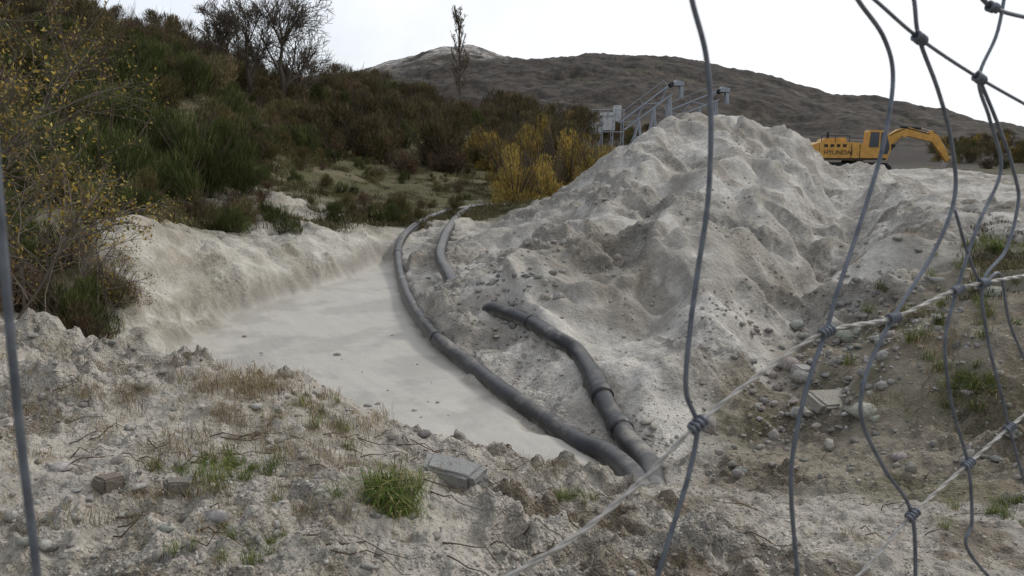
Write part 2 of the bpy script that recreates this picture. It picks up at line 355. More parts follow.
# ---------------------------------------------------------------- pipes
pipem=simplemat('pipe_plastic',(.022,.023,.028),.36,0,.3,6,.006,30,spec=.5,dust=(.33,.31,.27,.35,1.15,1))
def pipe(name,pix,rad,lift=.6,collars=(),wraps=()):
    pts_=[]
    for q in pix:
        h=hit(q[0],q[1],6); pts_.append(h+np.array([0,0,rad*lift]))
    off=[(q[2] if len(q)>2 else 0) for q in pix]
    p=catmull(pts_,10); po=catmull(np.array([[o_,0,0] for o_ in off]),10)[:,0]
    z=p[:,2].copy()
    for _ in range(40): z[1:-1]=(z[:-2]+z[1:-1]*2+z[2:])/4
    p[:,2]=z+po
    seg=np.concatenate([[0],np.cumsum(np.linalg.norm(np.diff(p,axis=0),axis=1))]); L=np.linspace(0,seg[-1],int(seg[-1]/.05)); p=np.stack([np.interp(L,seg,p[:,k]) for k in range(3)],1)
    rr=np.full(len(p),rad)*(1+.012*np.sin(L*3.1))
    mb=MB(); tube(mb,p,rr,24)
    for t in collars:
        i=int(t*len(p)); tube(mb,p[i:i+4],[rad*1.06,rad*1.12,rad*1.12,rad*1.06],24)
    for a_,b_ in wraps:
        i0=int(a_*len(p)); i1=int(b_*len(p)); k=i1-i0; tube(mb,p[i0:i1],rad*(1.12+.13*np.random.default_rng(5).random(k)),24)
    return mb.obj(name,[pipem])
pipe('drainage_pipe',[(520,203,-.2),(485,207),(450,213),(422,223),(404,238),(398,255),(401,280),(412,308),(436,340),(468,368),(505,396),(545,425),(580,447),(610,464),(635,480,-.1),(662,497,-.5)],.125,.5,collars=(.5,.78))
pipe('drainage_pipe',[(480,296,-.55),(492,310,-.1),(507,318),(530,328),(556,343),(576,358),(590,378),(600,398),(612,424),(628,448),(648,472,-.1),(664,490,-.45)],.13,.7,collars=(.2,),wraps=((.5,.57),(.64,.67)))
pipe('drainage_pipe',[(480,200,-.2),(462,216),(450,230),(443,246),(440,262),(449,276,-.1),(462,288,-.5)],.15,.6)

# ---------------------------------------------------------------- stones
stonem=simplemat('stone',(.4,.4,.4),.95,0,.35,25,.01,60,attr='Col',spec=.1)
ph=(1+5**.5)/2
ico=np.array([(-1,ph,0),(1,ph,0),(-1,-ph,0),(1,-ph,0),(0,-1,ph),(0,1,ph),(0,-1,-ph),(0,1,-ph),(ph,0,-1),(ph,0,1),(-ph,0,-1),(-ph,0,1)])/np.hypot(1,ph)
icf=np.array([(0,11,5),(0,5,1),(0,1,7),(0,7,10),(0,10,11),(1,5,9),(5,11,4),(11,10,2),(10,7,6),(7,1,8),(3,9,4),(3,4,2),(3,2,6),(3,6,8),(3,8,9),(4,9,5),(2,4,11),(6,2,10),(8,6,7),(9,8,1)])
def stones(name,x,y,size,base,sink=.45,spread=.18):
    N=len(x); z=zat(x,y)
    sc=R.uniform(.45,1.4,(N,1,3))*np.array([1,1,.7]); v=ico[None]*sc*R.uniform(.6,1.3,(N,12,1))
    th=R.uniform(0,6.28,N); c_,s_=np.cos(th)[:,None],np.sin(th)[:,None]
    vx=v[:,:,0]*c_-v[:,:,1]*s_; vy=v[:,:,0]*s_+v[:,:,1]*c_; v=np.stack([vx,vy,v[:,:,2]],2)*size[:,None,None]
    v+=np.stack([x,y,z+size*(.5-sink)],1)[:,None,:]
    f=(icf[None]+np.arange(N)[:,None,None]*12).reshape(-1,3)
    me=bpy.data.meshes.new(name); me.vertices.add(N*12); me.vertices.foreach_set('co',v.ravel()); me.loops.add(f.size); me.loops.foreach_set('vertex_index',f.ravel())
    me.polygons.add(len(f)); me.polygons.foreach_set('loop_start',np.arange(len(f))*3); me.update()
    cc=np.array(base)[None]*R.uniform(1-spread*2,1+spread,(N,1))*(1+R.uniform(-.05,.05,(N,3))); setcol(me,'Col',np.repeat(cc,12,0)); me.materials.append(stonem)
    o=bpy.data.objects.new(name,me); scene.collection.objects.link(o); return o
def inbasin(x,y,m=.05): return basin_sd(x,y)>-m
N=70000; r_=R.uniform(2.2**.5,12**.5,N)**2; a_=R.uniform(-.64,.64,N); x_,y_=np.sin(a_)*r_,np.cos(a_)*r_
k=~inbasin(x_,y_)&((fbm(x_,y_,.9,3,off=300)+R.uniform(-.3,.5,N))>0); x_,y_=x_[k],y_[k]; r_=r_[k]
stones('gravel',x_,y_,np.exp(R.normal(-5.1,.5,len(x_)))*(.7+r_*.05),(.40,.375,.33),.4,.24)
N=14000; r_=R.uniform(9**.5,36**.5,N)**2; a_=R.uniform(-.1,.62,N); x_,y_=np.sin(a_)*r_,np.cos(a_)*r_
k=~inbasin(x_,y_,.3)&((fbm(x_,y_,2.2,3,off=310)+R.uniform(-.3,.3,N))>.22); x_,y_=x_[k],y_[k]
stones('rubble',x_,y_,np.exp(R.normal(-3.75,.5,len(x_))),(.38,.36,.32),.4,.16)
rx,ry,rsz=[],[],[]
for _ in range(380):
    t=random.random(); px=890-110*t+random.gauss(0,34); py=285+130*t+random.gauss(0,26)
    h=hit(px,py,6); rx.append(h[0]);ry.append(h[1]); rsz.append(math.exp(random.gauss(-3.1,.55)))
for _ in range(160):
    px=random.uniform(700,1030); py=random.uniform(280,480); h=hit(px,py,5); rx.append(h[0]);ry.append(h[1]); rsz.append(math.exp(random.gauss(-3.3,.5)))
for _ in range(170):
    px=random.uniform(0,450); py=random.uniform(335,570); h=hit(px,py,2.5); rx.append(h[0]);ry.append(h[1]); rsz.append(math.exp(random.gauss(-3.7,.4)))
for _ in range(110):
    px=random.gauss(510,30); py=random.gauss(300,28)
    h=hit(px,py,6)
    if not inbasin(h[:1],h[1:2],.3)[0]: rx.append(h[0]);ry.append(h[1]); rsz.append(math.exp(random.gauss(-3.0,.5)))
stones('rocks',np.array(rx),np.array(ry),np.array(rsz),(.32,.305,.28),.35)
def slab(px,py,dims,rot,tilt,colr):
    import bmesh
    bm=bmesh.new(); bmesh.ops.create_cube(bm,size=1)
    bmesh.ops.bevel(bm,geom=bm.edges[:],offset=.12,segments=2,affect='EDGES'); bmesh.ops.subdivide_edges(bm,edges=bm.edges[:],cuts=2,use_grid_fill=True)
    for v in bm.verts:
        v.co+=Vector((random.uniform(-1,1),random.uniform(-1,1),random.uniform(-1,1)))*.025; v.co.x*=1+.25*v.co.y
    me=bpy.data.meshes.new('stone_slab'); bm.to_mesh(me); bm.free(); me.materials.append(stonem); setcol(me,'Col',np.tile(np.array(colr),(len(me.vertices),1)))
    o=bpy.data.objects.new('stone_slab',me); h=hit(px,py,2.5); o.location=h+np.array([0,0,dims[2]*.25]); o.scale=dims; o.rotation_euler=(tilt,.1,rot); scene.collection.objects.link(o)
slab(453,480,(.36,.17,.13),-.35,.2,(.37,.37,.36)); slab(803,374,(.30,.22,.14),.3,.2,(.42,.41,.39)); slab(829,405,(.6,.3,.14),.5,.5,(.36,.34,.30)); slab(178,490,(.12,.09,.07),.4,0,(.3,.28,.25)); slab(110,488,(.12,.10,.08),.9,0,(.28,.24,.2))

# ---------------------------------------------------------------- vegetation
def bladecloud(mb,nb,lumps,blen,bw,cols,up=.8,spread=.6,seed=0,shell=.5):
    g=np.random.default_rng(seed); L=len(lumps); ci=g.integers(0,L,nb); lum=np.array(lumps)
    d=g.normal(size=(nb,3)); d/=np.linalg.norm(d,axis=1)[:,None]; rr=(g.random(nb)**(1/3))*(1-shell)+shell*g.random(nb)**.3
    p=lum[ci,:3]+d*rr[:,None]*lum[ci,3:6]; p[:,2]=np.abs(p[:,2])
    dr=np.array([0,0,up])+d*spread+g.normal(size=(nb,3))*.3; dr/=np.linalg.norm(dr,axis=1)[:,None]
    ln=blen*g.uniform(.5,1.4,nb)[:,None]; sd_=np.cross(dr,g.normal(size=(nb,3))); sd_/=np.linalg.norm(sd_,axis=1)[:,None]; wd=bw*g.uniform(.6,1.3,nb)[:,None]
    v=np.stack([p-sd_*wd-dr*ln*.5,p+sd_*wd*.6,p+dr*ln*.5,],1)
    cs_=np.array(cols)[g.integers(0,len(cols),nb)]*g.uniform(.55,1.35,(nb,1))*(.7+.4*g.random(L))[ci][:,None]
    f=np.arange(nb*3).reshape(-1,3); mb.add(v.reshape(-1,3),f,np.repeat(cs_,3,0))
def bushmesh(name,nb,blen,bw,cols,up,seed,w_=1.0,h_=1.6,stems=14):
    g=random.Random(seed); lumps=[]
    for i in range(12):
        an=g.uniform(0,6.28); rr=g.uniform(0,.85)*w_; zz=g.uniform(.2,.95)*h_*(1-.35*rr/w_); s=g.uniform(.2,.45)*w_
        lumps.append((math.cos(an)*rr,math.sin(an)*rr,zz,s,s,s*1.1))
    lumps+= [(0,0,.3*h_,.8*w_,.8*w_,.35*h_)]
    mb=MB(); bladecloud(mb,nb,lumps,blen,bw,cols,up,.6,seed)
    for i in range(stems):
        an=g.uniform(0,6.28); q=np.array([math.cos(an)*w_*.8,math.sin(an)*w_*.8,h_*g.uniform(.5,1.2)])
        tube(mb,[(0,0,-.1),q*.5+np.array([0,0,.1]),q],[.02,.012,.004],4,(.11,.09,.07))
    return mb.mesh(name,[BUSH],False)
green=[(.085,.115,.042),(.11,.13,.05),(.065,.085,.03),(.15,.145,.06)]
olive=[(.17,.15,.07),(.21,.17,.08),(.12,.11,.055)]
brown=[(.18,.125,.085),(.14,.10,.07),(.22,.16,.10),(.11,.085,.065)]
yellow=[(.60,.43,.11),(.48,.38,.12),(.34,.30,.11),(.50,.34,.12)]
protos={
 'g':[bushmesh('broom%d'%i,4300,.26,.012,green,1.5,10+i) for i in range(3)],
 'o':[bushmesh('scrub%d'%i,3400,.2,.015,olive,.8,20+i,1.1,1.4) for i in range(2)],
 'b':[bushmesh('bramble%d'%i,3000,.22,.013,brown,.5,30+i,1.1,1.3,30) for i in range(2)],
 'y':[bushmesh('willow%d'%i,2800,.15,.022,yellow,1.3,40+i,.9,1.8,40) for i in range(2)],
 't':[bushmesh('thicket%d'%i,3600,.32,.022,brown[:3]+olive+[(.09,.10,.05)],.9,50+i,1.3,1.9,30) for i in range(3)]}
def inst(parent,kind,pos,s,sz=None):
    me=random.choice(protos[kind]); o=bpy.data.objects.new('clump',me); scene.collection.objects.link(o); o.parent=parent
    o.location=(pos[0],pos[1],pos[2]-.1*s); o.rotation_euler=(random.uniform(-.15,.15),random.uniform(-.15,.15),random.uniform(0,6.28)); o.scale=(s,s,(sz or s))
hs=empty('hillside_broom_bushes')
def xyz(px,d):
    zz=1.0
    for _ in range(3):
        q=W(px,d,zz); zz=float(zat(q[0],q[1])[0])
    return W(px,d,zz)
for _ in range(540):
    px=random.uniform(-330,345); d=random.uniform(13,78)
    dmin=np.interp(px,[-330,0,60,110,160,205,290,345],[10,13,15,17.2,19,22.5,31,44])
    if d<dmin: continue
    t=random.random()
    kind='g'
    if d>48: kind=random.choice('ttbbog')
    elif px>230: kind=random.choice('gogbgt')
    elif t<.14: kind='o'
    elif t<.24: kind='b'
    s=random.uniform(.9,1.6)*(1 if d>20 else .72)
    if d<dmin+2.5: s*=.5
    if px>230 and d<60: s*=.75
    inst(hs,kind,xyz(px,d),s)
for _ in range(110):
    px=random.uniform(125,470); d=np.interp(px,[125,160,205,290,370,470],[16,17,18.8,23,26,30])+random.random()**1.5*24
    inst(hs,random.choice('ggoob'),xyz(px,d),random.uniform(.22,.6))
br=empty('bracken')
for _ in range(60):
    px=random.uniform(-200,115); d=random.uniform(9.3,14)+max(0,(px-40)/60); inst(br,random.choice('bbog'),xyz(px,d),random.uniform(.35,.65))
th=empty('valley_thicket')
for _ in range(340):
    px=random.uniform(320,1060); 
    if px<620: d=random.uniform(48,130)
    else: d=random.uniform(70,150)
    if 760<px<930: continue
    if 590<px<760 and d<105: continue
    kind=random.choice('ttbbog') if px<500 else random.choice('tobgyt')
    s=random.uniform(1.0,1.9)*(1+.4*(d>90))*(1 if px<620 else .6); inst(th,kind,xyz(px,d),s)
for px,d,s in ((505,46,1.5),(520,43,1.7),(535,47,1.8),(552,42,1.5),(568,44,1.7),(590,46,1.9),(600,40,1.6),(612,44,1.6),(580,38,1.3),(545,36,1.1),(528,52,2.0),(560,54,2.1),(500,58,2.0),(476,60,1.7),(515,36,1.2),(535,38,1.5),(610,38,1.3),(595,36,1.2)):
    wl=empty('willow_shrub',(0,0,0)); inst(wl,'y' if random.random()<.7 else 'o',xyz(px,d),s)

def tuftmesh(name,nb,ln,wd,cols,seed,rad=.12,lean=.7):
    g=np.random.default_rng(seed); mb=MB(); V=[];Cc=[];Fc=[]
    for i in range(nb):
        an=g.uniform(0,6.28); p=np.array([g.normal()*rad,g.normal()*rad,-.01]); L=ln*g.uniform(.35,1.4); o_=np.array([math.cos(an),math.sin(an),0]); ll=g.uniform(.2,1)*lean
        p1=p+np.array([0,0,L*.5])+o_*ll*L*.25; p2=p+np.array([0,0,L*(.85-.45*ll)])+o_*ll*L*.8; s_=np.array([-o_[1],o_[0],0])*wd
        k=len(V); V+= [p-s_,p+s_,p1-s_*.8,p1+s_*.8,p2]; Fc+=[(k,k+1,k+3,k+2),(k+2,k+3,k+4)]; cc=np.array(cols[g.integers(0,len(cols))])*g.uniform(.5,1.3); Cc+=[cc]*5
    mb.add(V,Fc,np.array(Cc)); return mb.mesh(name,[LEAF],False)
gcol=[(.11,.18,.03),(.085,.135,.03),(.17,.21,.05)]; dcol=[(.38,.31,.18),(.30,.235,.135),(.20,.15,.085)]; mcol=[(.11,.11,.045),(.14,.125,.06),(.17,.145,.08),(.10,.085,.045)]
tg=[tuftmesh('tg%d'%i,55,.18,.0021,gcol+[(.3,.26,.12)],i,.035,1.3) for i in range(3)]
td=[tuftmesh('td%d'%i,60,.17,.0018,dcol,5+i,.09,1.3) for i in range(2)]
tm=[tuftmesh('tm%d'%i,130,.24,.010,mcol,8+i,.3,1.1) for i in range(3)]
def tuft(par,ms,pos,s):
    o=bpy.data.objects.new('tuft',random.choice(ms)); scene.collection.objects.link(o); o.parent=par; o.location=pos; o.scale=(s,s,s*random.uniform(.6,1.1)); o.rotation_euler=(random.uniform(-.25,.25),random.uniform(-.25,.25),random.uniform(0,6.3))
def patch(name,cx,cy,sx,sy,num,ms,s0,s1):
    e=empty(name)
    for _ in range(num):
        px=random.gauss(cx,sx); py=random.gauss(cy,sy); h=hit(px,py,2.2)
        if inbasin(h[:1],h[1:2],.15)[0]: continue
        tuft(e,ms,h,random.uniform(s0,s1))
patch('grass_tuft',388,502,17,9,22,tg,.6,1.3)
patch('grass_tuft',235,474,34,10,28,tg,.35,.85)
patch('grass_tuft',325,425,20,12,18,tg+td,.4,.8)
patch('grass_tuft',568,499,14,4,9,tg,.4,.7)
patch('grass_tuft',975,388,22,8,18,tg,.8,1.3)
patch('grass_tuft',990,248,16,4,16,tg,1.2,2.0)
patch('grass_tuft',250,548,30,12,12,tg,.25,.5)
patch('grass_tuft',1000,510,22,10,12,tg,.4,.8)
patch('dry_grass',235,388,40,8,34,td,.5,1.0)
patch('dry_grass',300,430,60,30,60,td,.4,.9)
patch('dry_grass',120,400,80,40,50,td,.4,.9)
patch('dry_grass',180,500,120,40,50,td,.3,.7)
patch('dry_grass',480,470,70,20,34,td,.3,.7)
patch('dry_grass',820,545,120,18,24,td,.2,.5)
patch('dry_grass',960,330,50,40,60,td+tg,.8,1.5)
mg=empty('meadow_grass')
for _ in range(1300):
    px=random.uniform(90,640); lo=np.interp(px,[90,160,290,400,500,560,640],[17,18.5,23,28,31,31,38]); d=lo+random.random()**1.5*32
    q=xyz(px,d)
    if fbm(np.array([q[0]]),np.array([q[1]]),5,4,off=400)[0]<-.05: continue
    tuft(mg,tm,q,random.uniform(.5,1.4))
for _ in range(160):
    px=random.uniform(970,1100); d=random.uniform(10,17); tuft(mg,tm,xyz(px,d),random.uniform(.25,.6))

sk=MB()
for _ in range(130):
    px=random.choice([random.uniform(380,600),random.uniform(50,420),random.uniform(700,1000),random.uniform(420,560)]); py=random.uniform(430,470) if px<600 and random.random()<.5 else random.uniform(380,560)
    h=hit(px,py,2.3); an=random.uniform(-.8,.8); L=random.uniform(.08,.42); q=[]
    if inbasin(h[:1],h[1:2],.25)[0]: continue
    for t in np.linspace(0,1,6):
        x=h[0]+math.cos(an)*L*t+random.gauss(0,.008); y=h[1]+math.sin(an)*L*t+random.gauss(0,.008); q.append((x,y,float(zat(x,y)[0])+.008+.05*math.sin(t*3.1)*random.random()))
    tube(sk,q,np.linspace(.004,.001,6),5,(.14,.105,.07))
sk.obj('fallen_twigs',[LEAF])

# trees
barkm=simplemat('bark',(.13,.11,.09),.9,0,.3,8,.01,30)
def grow(mb,p,d,L,r,lev,g,prm,tips):
    m=5; q=[p]; dd=d.copy()
    for i in range(m):
        dd=dd+g.normal(size=3)*prm['wig']+np.array([0,0,prm['trop']]); dd/=np.linalg.norm(dd); q.append(q[-1]+dd*L/m)
    q=np.array(q); tube(mb,q,np.maximum(np.linspace(r,r*.5 if lev>0 else r*.3,m+1),prm.get('rmin',0)),6 if r>.05 else 3,(.06,.05,.04),0,False)
    tips.append(q)
    if lev==0: return
    for i in range(prm['n'][lev-1]):
        t=g.uniform(.25,1) if lev<prm['lv'] else g.uniform(prm['t0'],1); k=min(int(t*m),m-1); o_=q[k]+(q[k+1]-q[k])*(t*m-k)
        s=g.normal(size=3); dv=q[k+1]-q[k]; dv/=np.linalg.norm(dv); s-=dv*s.dot(dv); s/=np.linalg.norm(s)
        nd_=dv*math.cos(prm['ang'])+s*math.sin(prm['ang']); grow(mb,o_,nd_,L*prm['k']*g.uniform(.7,1.15)*(1.15-.4*t),r*prm.get('rk',.5),lev-1,g,prm,tips)
def tree(name,base,h,r,prm,seed,lean=(0,0,1),leaf=None):
    g=np.random.default_rng(seed); mb=MB(); tips=[]; d=np.array(lean,float); d/=np.linalg.norm(d)
    grow(mb,np.zeros(3),d,h,r,prm['lv'],g,prm,tips)
    if leaf:
        V=[];Cc=[]
        for q in tips[1:]:
            for _ in range(leaf['n']):
                k=g.integers(1,len(q)); p=q[k]+g.normal(size=3)*leaf['j']; a=g.normal(size=3); a/=np.linalg.norm(a); b_=np.cross(a,g.normal(size=3)); b_/=np.linalg.norm(b_); s=leaf['s']*g.uniform(.5,1.3)
                V+=[p-a*s,p+b_*s*.5,p+a*s,p-b_*s*.5]; Cc+=[np.array(leaf['c'][g.integers(0,len(leaf['c']))])*g.uniform(.6,1.3)]*4
        mb.add(V,np.arange(len(V)).reshape(-1,4),np.array(Cc),1)
    o=mb.obj(name,[barkm,LEAF],False); o.location=base; return o
pt=dict(wig=.11,trop=.045,n=[5,6,6,10],lv=4,ang=.66,k=.66,t0=.12,rk=.42,rmin=.013)
b0=xyz(282,60); tree('bare_tree',b0,5.2,.2,pt,3)
b0=xyz(252,59); tree('bare_tree',b0,4.6,.17,pt,5)
b0=xyz(308,64); tree('bare_tree',b0,3.8,.14,pt,15)
b0=xyz(222,56); tree('bare_tree',b0,3.4,.13,pt,25)
pp=dict(wig=.06,trop=.14,n=[6,9,48],lv=3,ang=.5,k=.25,t0=.12,rk=.4,rmin=.022)
b0=xyz(461,140); zt=P(461,14,140)[2]; tree('poplar_tree',b0,(zt-b0[2])*.92,.16,pp,4,leaf=dict(n=1,j=.12,s=.09,c=brown+yellow[2:3]))
ps=dict(wig=.12,trop=.02,n=[4,6,8],lv=3,ang=.7,k=.55,t0=.2)
ylw=[(.42,.30,.06),(.34,.22,.05),(.46,.36,.10),(.24,.19,.07),(.18,.19,.07)]
for i,(px,d,h,ln) in enumerate(((-60,8.6,3.2,(.15,-.05,1)),(-20,9.2,2.6,(.35,0,1)),(25,9.8,2.7,(.25,.1,1)),(-90,9.5,3.8,(.3,0,1)),(5,8.6,1.7,(.7,-.1,.9)),(-30,11,3.7,(.25,0,1)),(45,11,2.4,(.2,0,1)),(-10,10,3.4,(.1,0,1)),(70,12.5,2.0,(.2,0,1)))):
    tree('hazel_shrub',xyz(px,d),h,.022,ps,60+i,ln,dict(n=3,j=.06,s=.027,c=ylw))
pn=dict(wig=.14,trop=-.01,n=[5,6,5],lv=3,ang=.8,k=.5,t0=.1)
for i,(px,d) in enumerate(((10,9.4),(50,10),(85,11),(110,12.5),(-30,9))):
    tree('bramble_bush',xyz(px,d),1.5,.014,pn,80+i,(random.uniform(-.4,.6),0,1),dict(n=1,j=.04,s=.02,c=brown+ylw[:2]))

# ---------------------------------------------------------------- excavator
orange=simplemat('excavator_paint',(.58,.32,.08),.55,0,.2,3,spec=.3,dust=(.45,.39,.30,.2,1.3)); dark=simplemat('dark_steel',(.03,.03,.032),.6,.2,.3,6); glass=simplemat('cab_glass',(.03,.04,.05),.12,0,.1,3,spec=.6); grey=simplemat('worn_steel',(.22,.19,.16),.55,.4,.3,6)
EM=[orange,dark,glass,grey]
ex=empty('excavator')
m=MB()
for sy in(-1.25,1.25):
    prof=[]
    for t in np.linspace(-np.pi/2,np.pi/2,7): prof.append((1.75+.42*math.cos(t),.45+.42*math.sin(t)))
    for t in np.linspace(np.pi/2,3*np.pi/2,7): prof.append((-1.75+.42*math.cos(t),.45+.42*math.sin(t)))
    prism(m,prof,sy-.3,sy+.3,1)
    for q in np.linspace(-1.8,1.8,16): box(m,(q-.08,sy-.32,.86),(q+.08,sy+.32,.92),mi=1); box(m,(q-.08,sy-.32,-.01),(q+.08,sy+.32,.02),mi=1)
    for q in np.linspace(-1.4,1.4,6): tube(m,[(q,sy-.34,.3),(q,sy+.34,.3)],.16,12,mi=3)
box(m,(-1.2,-.95,.4),(1.2,.95,.85),mi=1); tube(m,[(0,0,.8),(0,0,1.08)],.7,24,mi=1)
m.obj('undercarriage',EM,False,ex)
m=MB()
prism(m,[(-3.1,1.25),(-2.9,1.1),(1.9,1.1),(1.9,1.35),(.6,1.4),(.6,2.15),(-.3,2.3),(-2.5,2.3),(-3.05,2.1)],-1.35,1.35)
prism(m,[(-3.3,1.2),(-2.55,1.15),(-2.55,2.18),(-3.15,2.1),(-3.38,1.8)],-1.38,1.38)
prism(m,[(-2.3,2.3),(-.6,2.3),(-.75,2.62),(-2.1,2.55)],-.8,.9)
tube(m,[(-1.6,.5,2.5),(-1.6,.5,3.0)],.08,10,mi=1)
for q in(-2.1,-1.7,-1.3,-.9): box(m,(q-.12,-1.368,1.98),(q+.12,-1.352,2.16),mi=1)
box(m,(-2.4,-1.366,1.12),(1.8,-1.353,1.24),mi=1)
for q in (-2.54,-.45,.1): box(m,(q-.02,-1.37,1.25),(q+.02,-1.353,2.15),mi=1)
for q in (-2.4,-1.5,-.6): tube(m,[(q,-1.3,2.3),(q,-1.3,2.72)],.025,5,mi=1)
tube(m,[(-2.4,-1.3,2.72),(-.6,-1.3,2.72)],.025,5,mi=1)
m.obj('upper_body',EM,False,ex)
m=MB()
prism(m,[(.55,1.36),(1.95,1.36),(2.1,1.9),(1.8,3.05),(.65,3.1),(.55,2.95)],-1.34,-.35)
prism(m,[(1.38,1.5),(1.87,1.5),(2.0,1.93),(1.73,2.93),(1.38,2.95)],-1.358,-1.342,2)
prism(m,[(.66,1.95),(1.28,1.95),(1.28,2.95),(.72,2.96)],-1.358,-1.342,2)
v=[(2.02,-1.26,1.55),(2.02,-.43,1.55),(2.125,-.43,1.92),(2.125,-1.26,1.92),(1.85,-.43,2.95),(1.85,-1.26,2.95)]
m.add(v,[(0,1,2,3),(3,2,4,5)],(.1,.1,.1),2)
m.obj('cab',EM,False,ex)
def arm(mb,pl,widths,y0,y1,mi=0):
    pl=np.array(pl,float); t=np.gradient(pl,axis=0); t/=np.linalg.norm(t,axis=1)[:,None]; nn=np.stack([-t[:,1],t[:,0]],1); wd=np.array(widths)[:,None]/2
    up_=pl+nn*wd; dn=pl-nn*wd; prof=[tuple(q) for q in up_]+[tuple(q) for q in dn[::-1]]; prism(mb,prof,y0,y1,mi)
m=MB(); arm(m,[(1.3,1.55),(2.1,2.3),(2.9,2.85),(3.5,3.0),(5.2,2.45)],[.4,.6,.68,.6,.34],-.25,.25)
for sy in(-.33,.33): tube(m,[(1.9,sy,1.4),(2.6,sy,2.1)],.1,10,mi=1); tube(m,[(2.6,sy,2.1),(3.1,sy,2.7)],.055,10,mi=3)
tube(m,[(3.0,0,3.34),(4.3,0,3.22)],.1,10,mi=1); tube(m,[(4.3,0,3.22),(5.05,0,2.98)],.055,10,mi=3); tube(m,[(2.2,-.27,2.75),(3.3,-.27,3.25),(4.8,-.27,2.85)],.03,6,mi=1); m.obj('boom',EM,False,ex)
m=MB(); arm(m,[(4.85,3.0),(5.2,2.55),(5.8,1.7),(6.2,1.0)],[.25,.56,.4,.24],-.2,.2)
tube(m,[(5.15,0,3.0),(5.7,0,2.3)],.085,10,mi=1); tube(m,[(5.7,0,2.3),(6.2,0,1.6)],.05,10,mi=3); m.obj('stick',EM,False,ex)
m=MB(); prism(m,[(6.4,1.4),(6.6,.9),(6.45,.3),(6.0,.0),(5.4,.05),(5.25,.15),(5.8,.35),(6.05,.9)],-.5,.5,3)
for q in np.linspace(-.42,.42,5): prism(m,[(5.4,.03),(5.05,.1),(5.4,.16)],q-.06,q+.06,3)
m.obj('bucket',EM,False,ex)
cu=bpy.data.curves.new('lettering','FONT'); cu.body='HYUNDAI'; cu.size=.42; cu.extrude=.004; cu.align_x='CENTER'; lo=bpy.data.objects.new('lettering',cu); lo.rotation_euler=(math.pi/2,0,0); lo.location=(-1.3,-1.37,1.48); cu.materials.append(dark); scene.collection.objects.link(lo); lo.parent=ex
e0=xyz(851,56); ex.location=(e0[0],e0[1],min(max(e0[2],1.5),1.8)); ex.rotation_euler=(0,0,math.radians(-8))

# ---------------------------------------------------------------- aggregate conveyors
steel=simplemat('galvanised_steel',(.36,.39,.44),.6,.1,.2,3); belt=simplemat('rubber_belt',(.05,.05,.055),.8); sheet=simplemat('white_sheet',(.55,.56,.56),.7,0,.25,2)
def conveyor(p0,p1,D,wd=1.0,hh=.95):
    cv=empty('conveyor'); m=MB(); A_=P(p0[0],p0[1],D); B_=P(p1[0],p1[1],D); d=B_-A_; L=np.linalg.norm(d); d/=L; s=np.array([0,1,0.]); n_=np.cross(s,d); n_=n_ if n_[2]>0 else -n_
    K=max(4,int(L/1.3)); K+=K%2
    for sy in(-wd/2,wd/2):
        for o_ in(0,hh): tube(m,[A_+s*sy+n_*o_,B_+s*sy+n_*o_],.09,5)
        for i in range(K):
            a=A_+d*L*i/K+s*sy; b_=A_+d*L*(i+1)/K+s*sy
            tube(m,[a,b_+n_*hh] if i%2 else [a+n_*hh,b_],.055,4)
    tube(m,[A_-s*wd/2+n_*(hh+.75),B_-s*wd/2+n_*(hh+.75)],.03,4)
    for i in range(0,K+1,2): tube(m,[A_+d*L*i/K-s*wd/2+n_*hh,A_+d*L*i/K-s*wd/2+n_*(hh+.75)],.025,4)
    for t in(.3,.62,.95):
        q=A_+d*L*t; g=float(zat(q[0],q[1])[0]); za=q[2]
        for sy in(-wd/2,wd/2):
            tube(m,[q+s*sy,(q[0]+.55,q[1]+sy,g-.2)],.09,5); tube(m,[q+s*sy,(q[0]-.75,q[1]+sy,g-.2)],.09,5)
        for k in range(1,4):
            t1=k/4; z_=za+(g-za)*t1; tube(m,[(q[0]-.75*t1,q[1]-wd/2,z_),(q[0]+.55*t1,q[1]-wd/2,z_)],.04,4)
    m.obj('truss',[steel],False,cv)
    m=MB(); q0=A_+n_*(hh+.06); q1=B_+n_*(hh+.06)+d*.5; v=[q0-s*.4,q0+s*.4,q1+s*.4,q1-s*.4]; v=v+[x+n_*.07 for x in v]; m.add(v,[(0,1,2,3),(4,7,6,5),(0,4,5,1),(1,5,6,2),(2,6,7,3),(3,7,4,0)]); tube(m,[q1-n_*.2-s*.5,q1-n_*.2+s*.5],.27,12); m.obj('belt',[belt],False,cv)
    m=MB(); prism(m,[(B_[0]+.0,B_[2]+.85),(B_[0]+1.15,B_[2]+.85),(B_[0]+1.15,B_[2]+1.25),(B_[0]+.3,B_[2]+1.45)],B_[1]-.6,B_[1]+.6); prism(m,[(B_[0]+.85,B_[2]-.5),(B_[0]+1.12,B_[2]-.5),(B_[0]+1.12,B_[2]+.83),(B_[0]+.75,B_[2]+.83)],B_[1]-.45,B_[1]+.45)
    m.obj('head_chute',[steel],False,cv)
conveyor((624,130),(672,94),88); conveyor((668,120),(718,100),92)
m=MB(); sc=empty('screening_plant'); q=W(606,94,3.0)
for i,(dx,z0,z1,w_) in enumerate(((0.1,5.6,7.2,.75),(1.2,6.6,8.4,.35),(-1.1,5.2,6.5,.5))): box(m,(q[0]+dx-w_,q[1]-1+.1*i,z0),(q[0]+dx+w_,q[1]+1+.1*i,z1))
prism(m,[(q[0]-.85,7.22),(q[0]+.84,7.22),(q[0]+.6,7.6),(q[0]-.6,7.6)],q[1]-1.1,q[1]+.9)
m.obj('hoppers',[sheet],False,sc); m=MB()
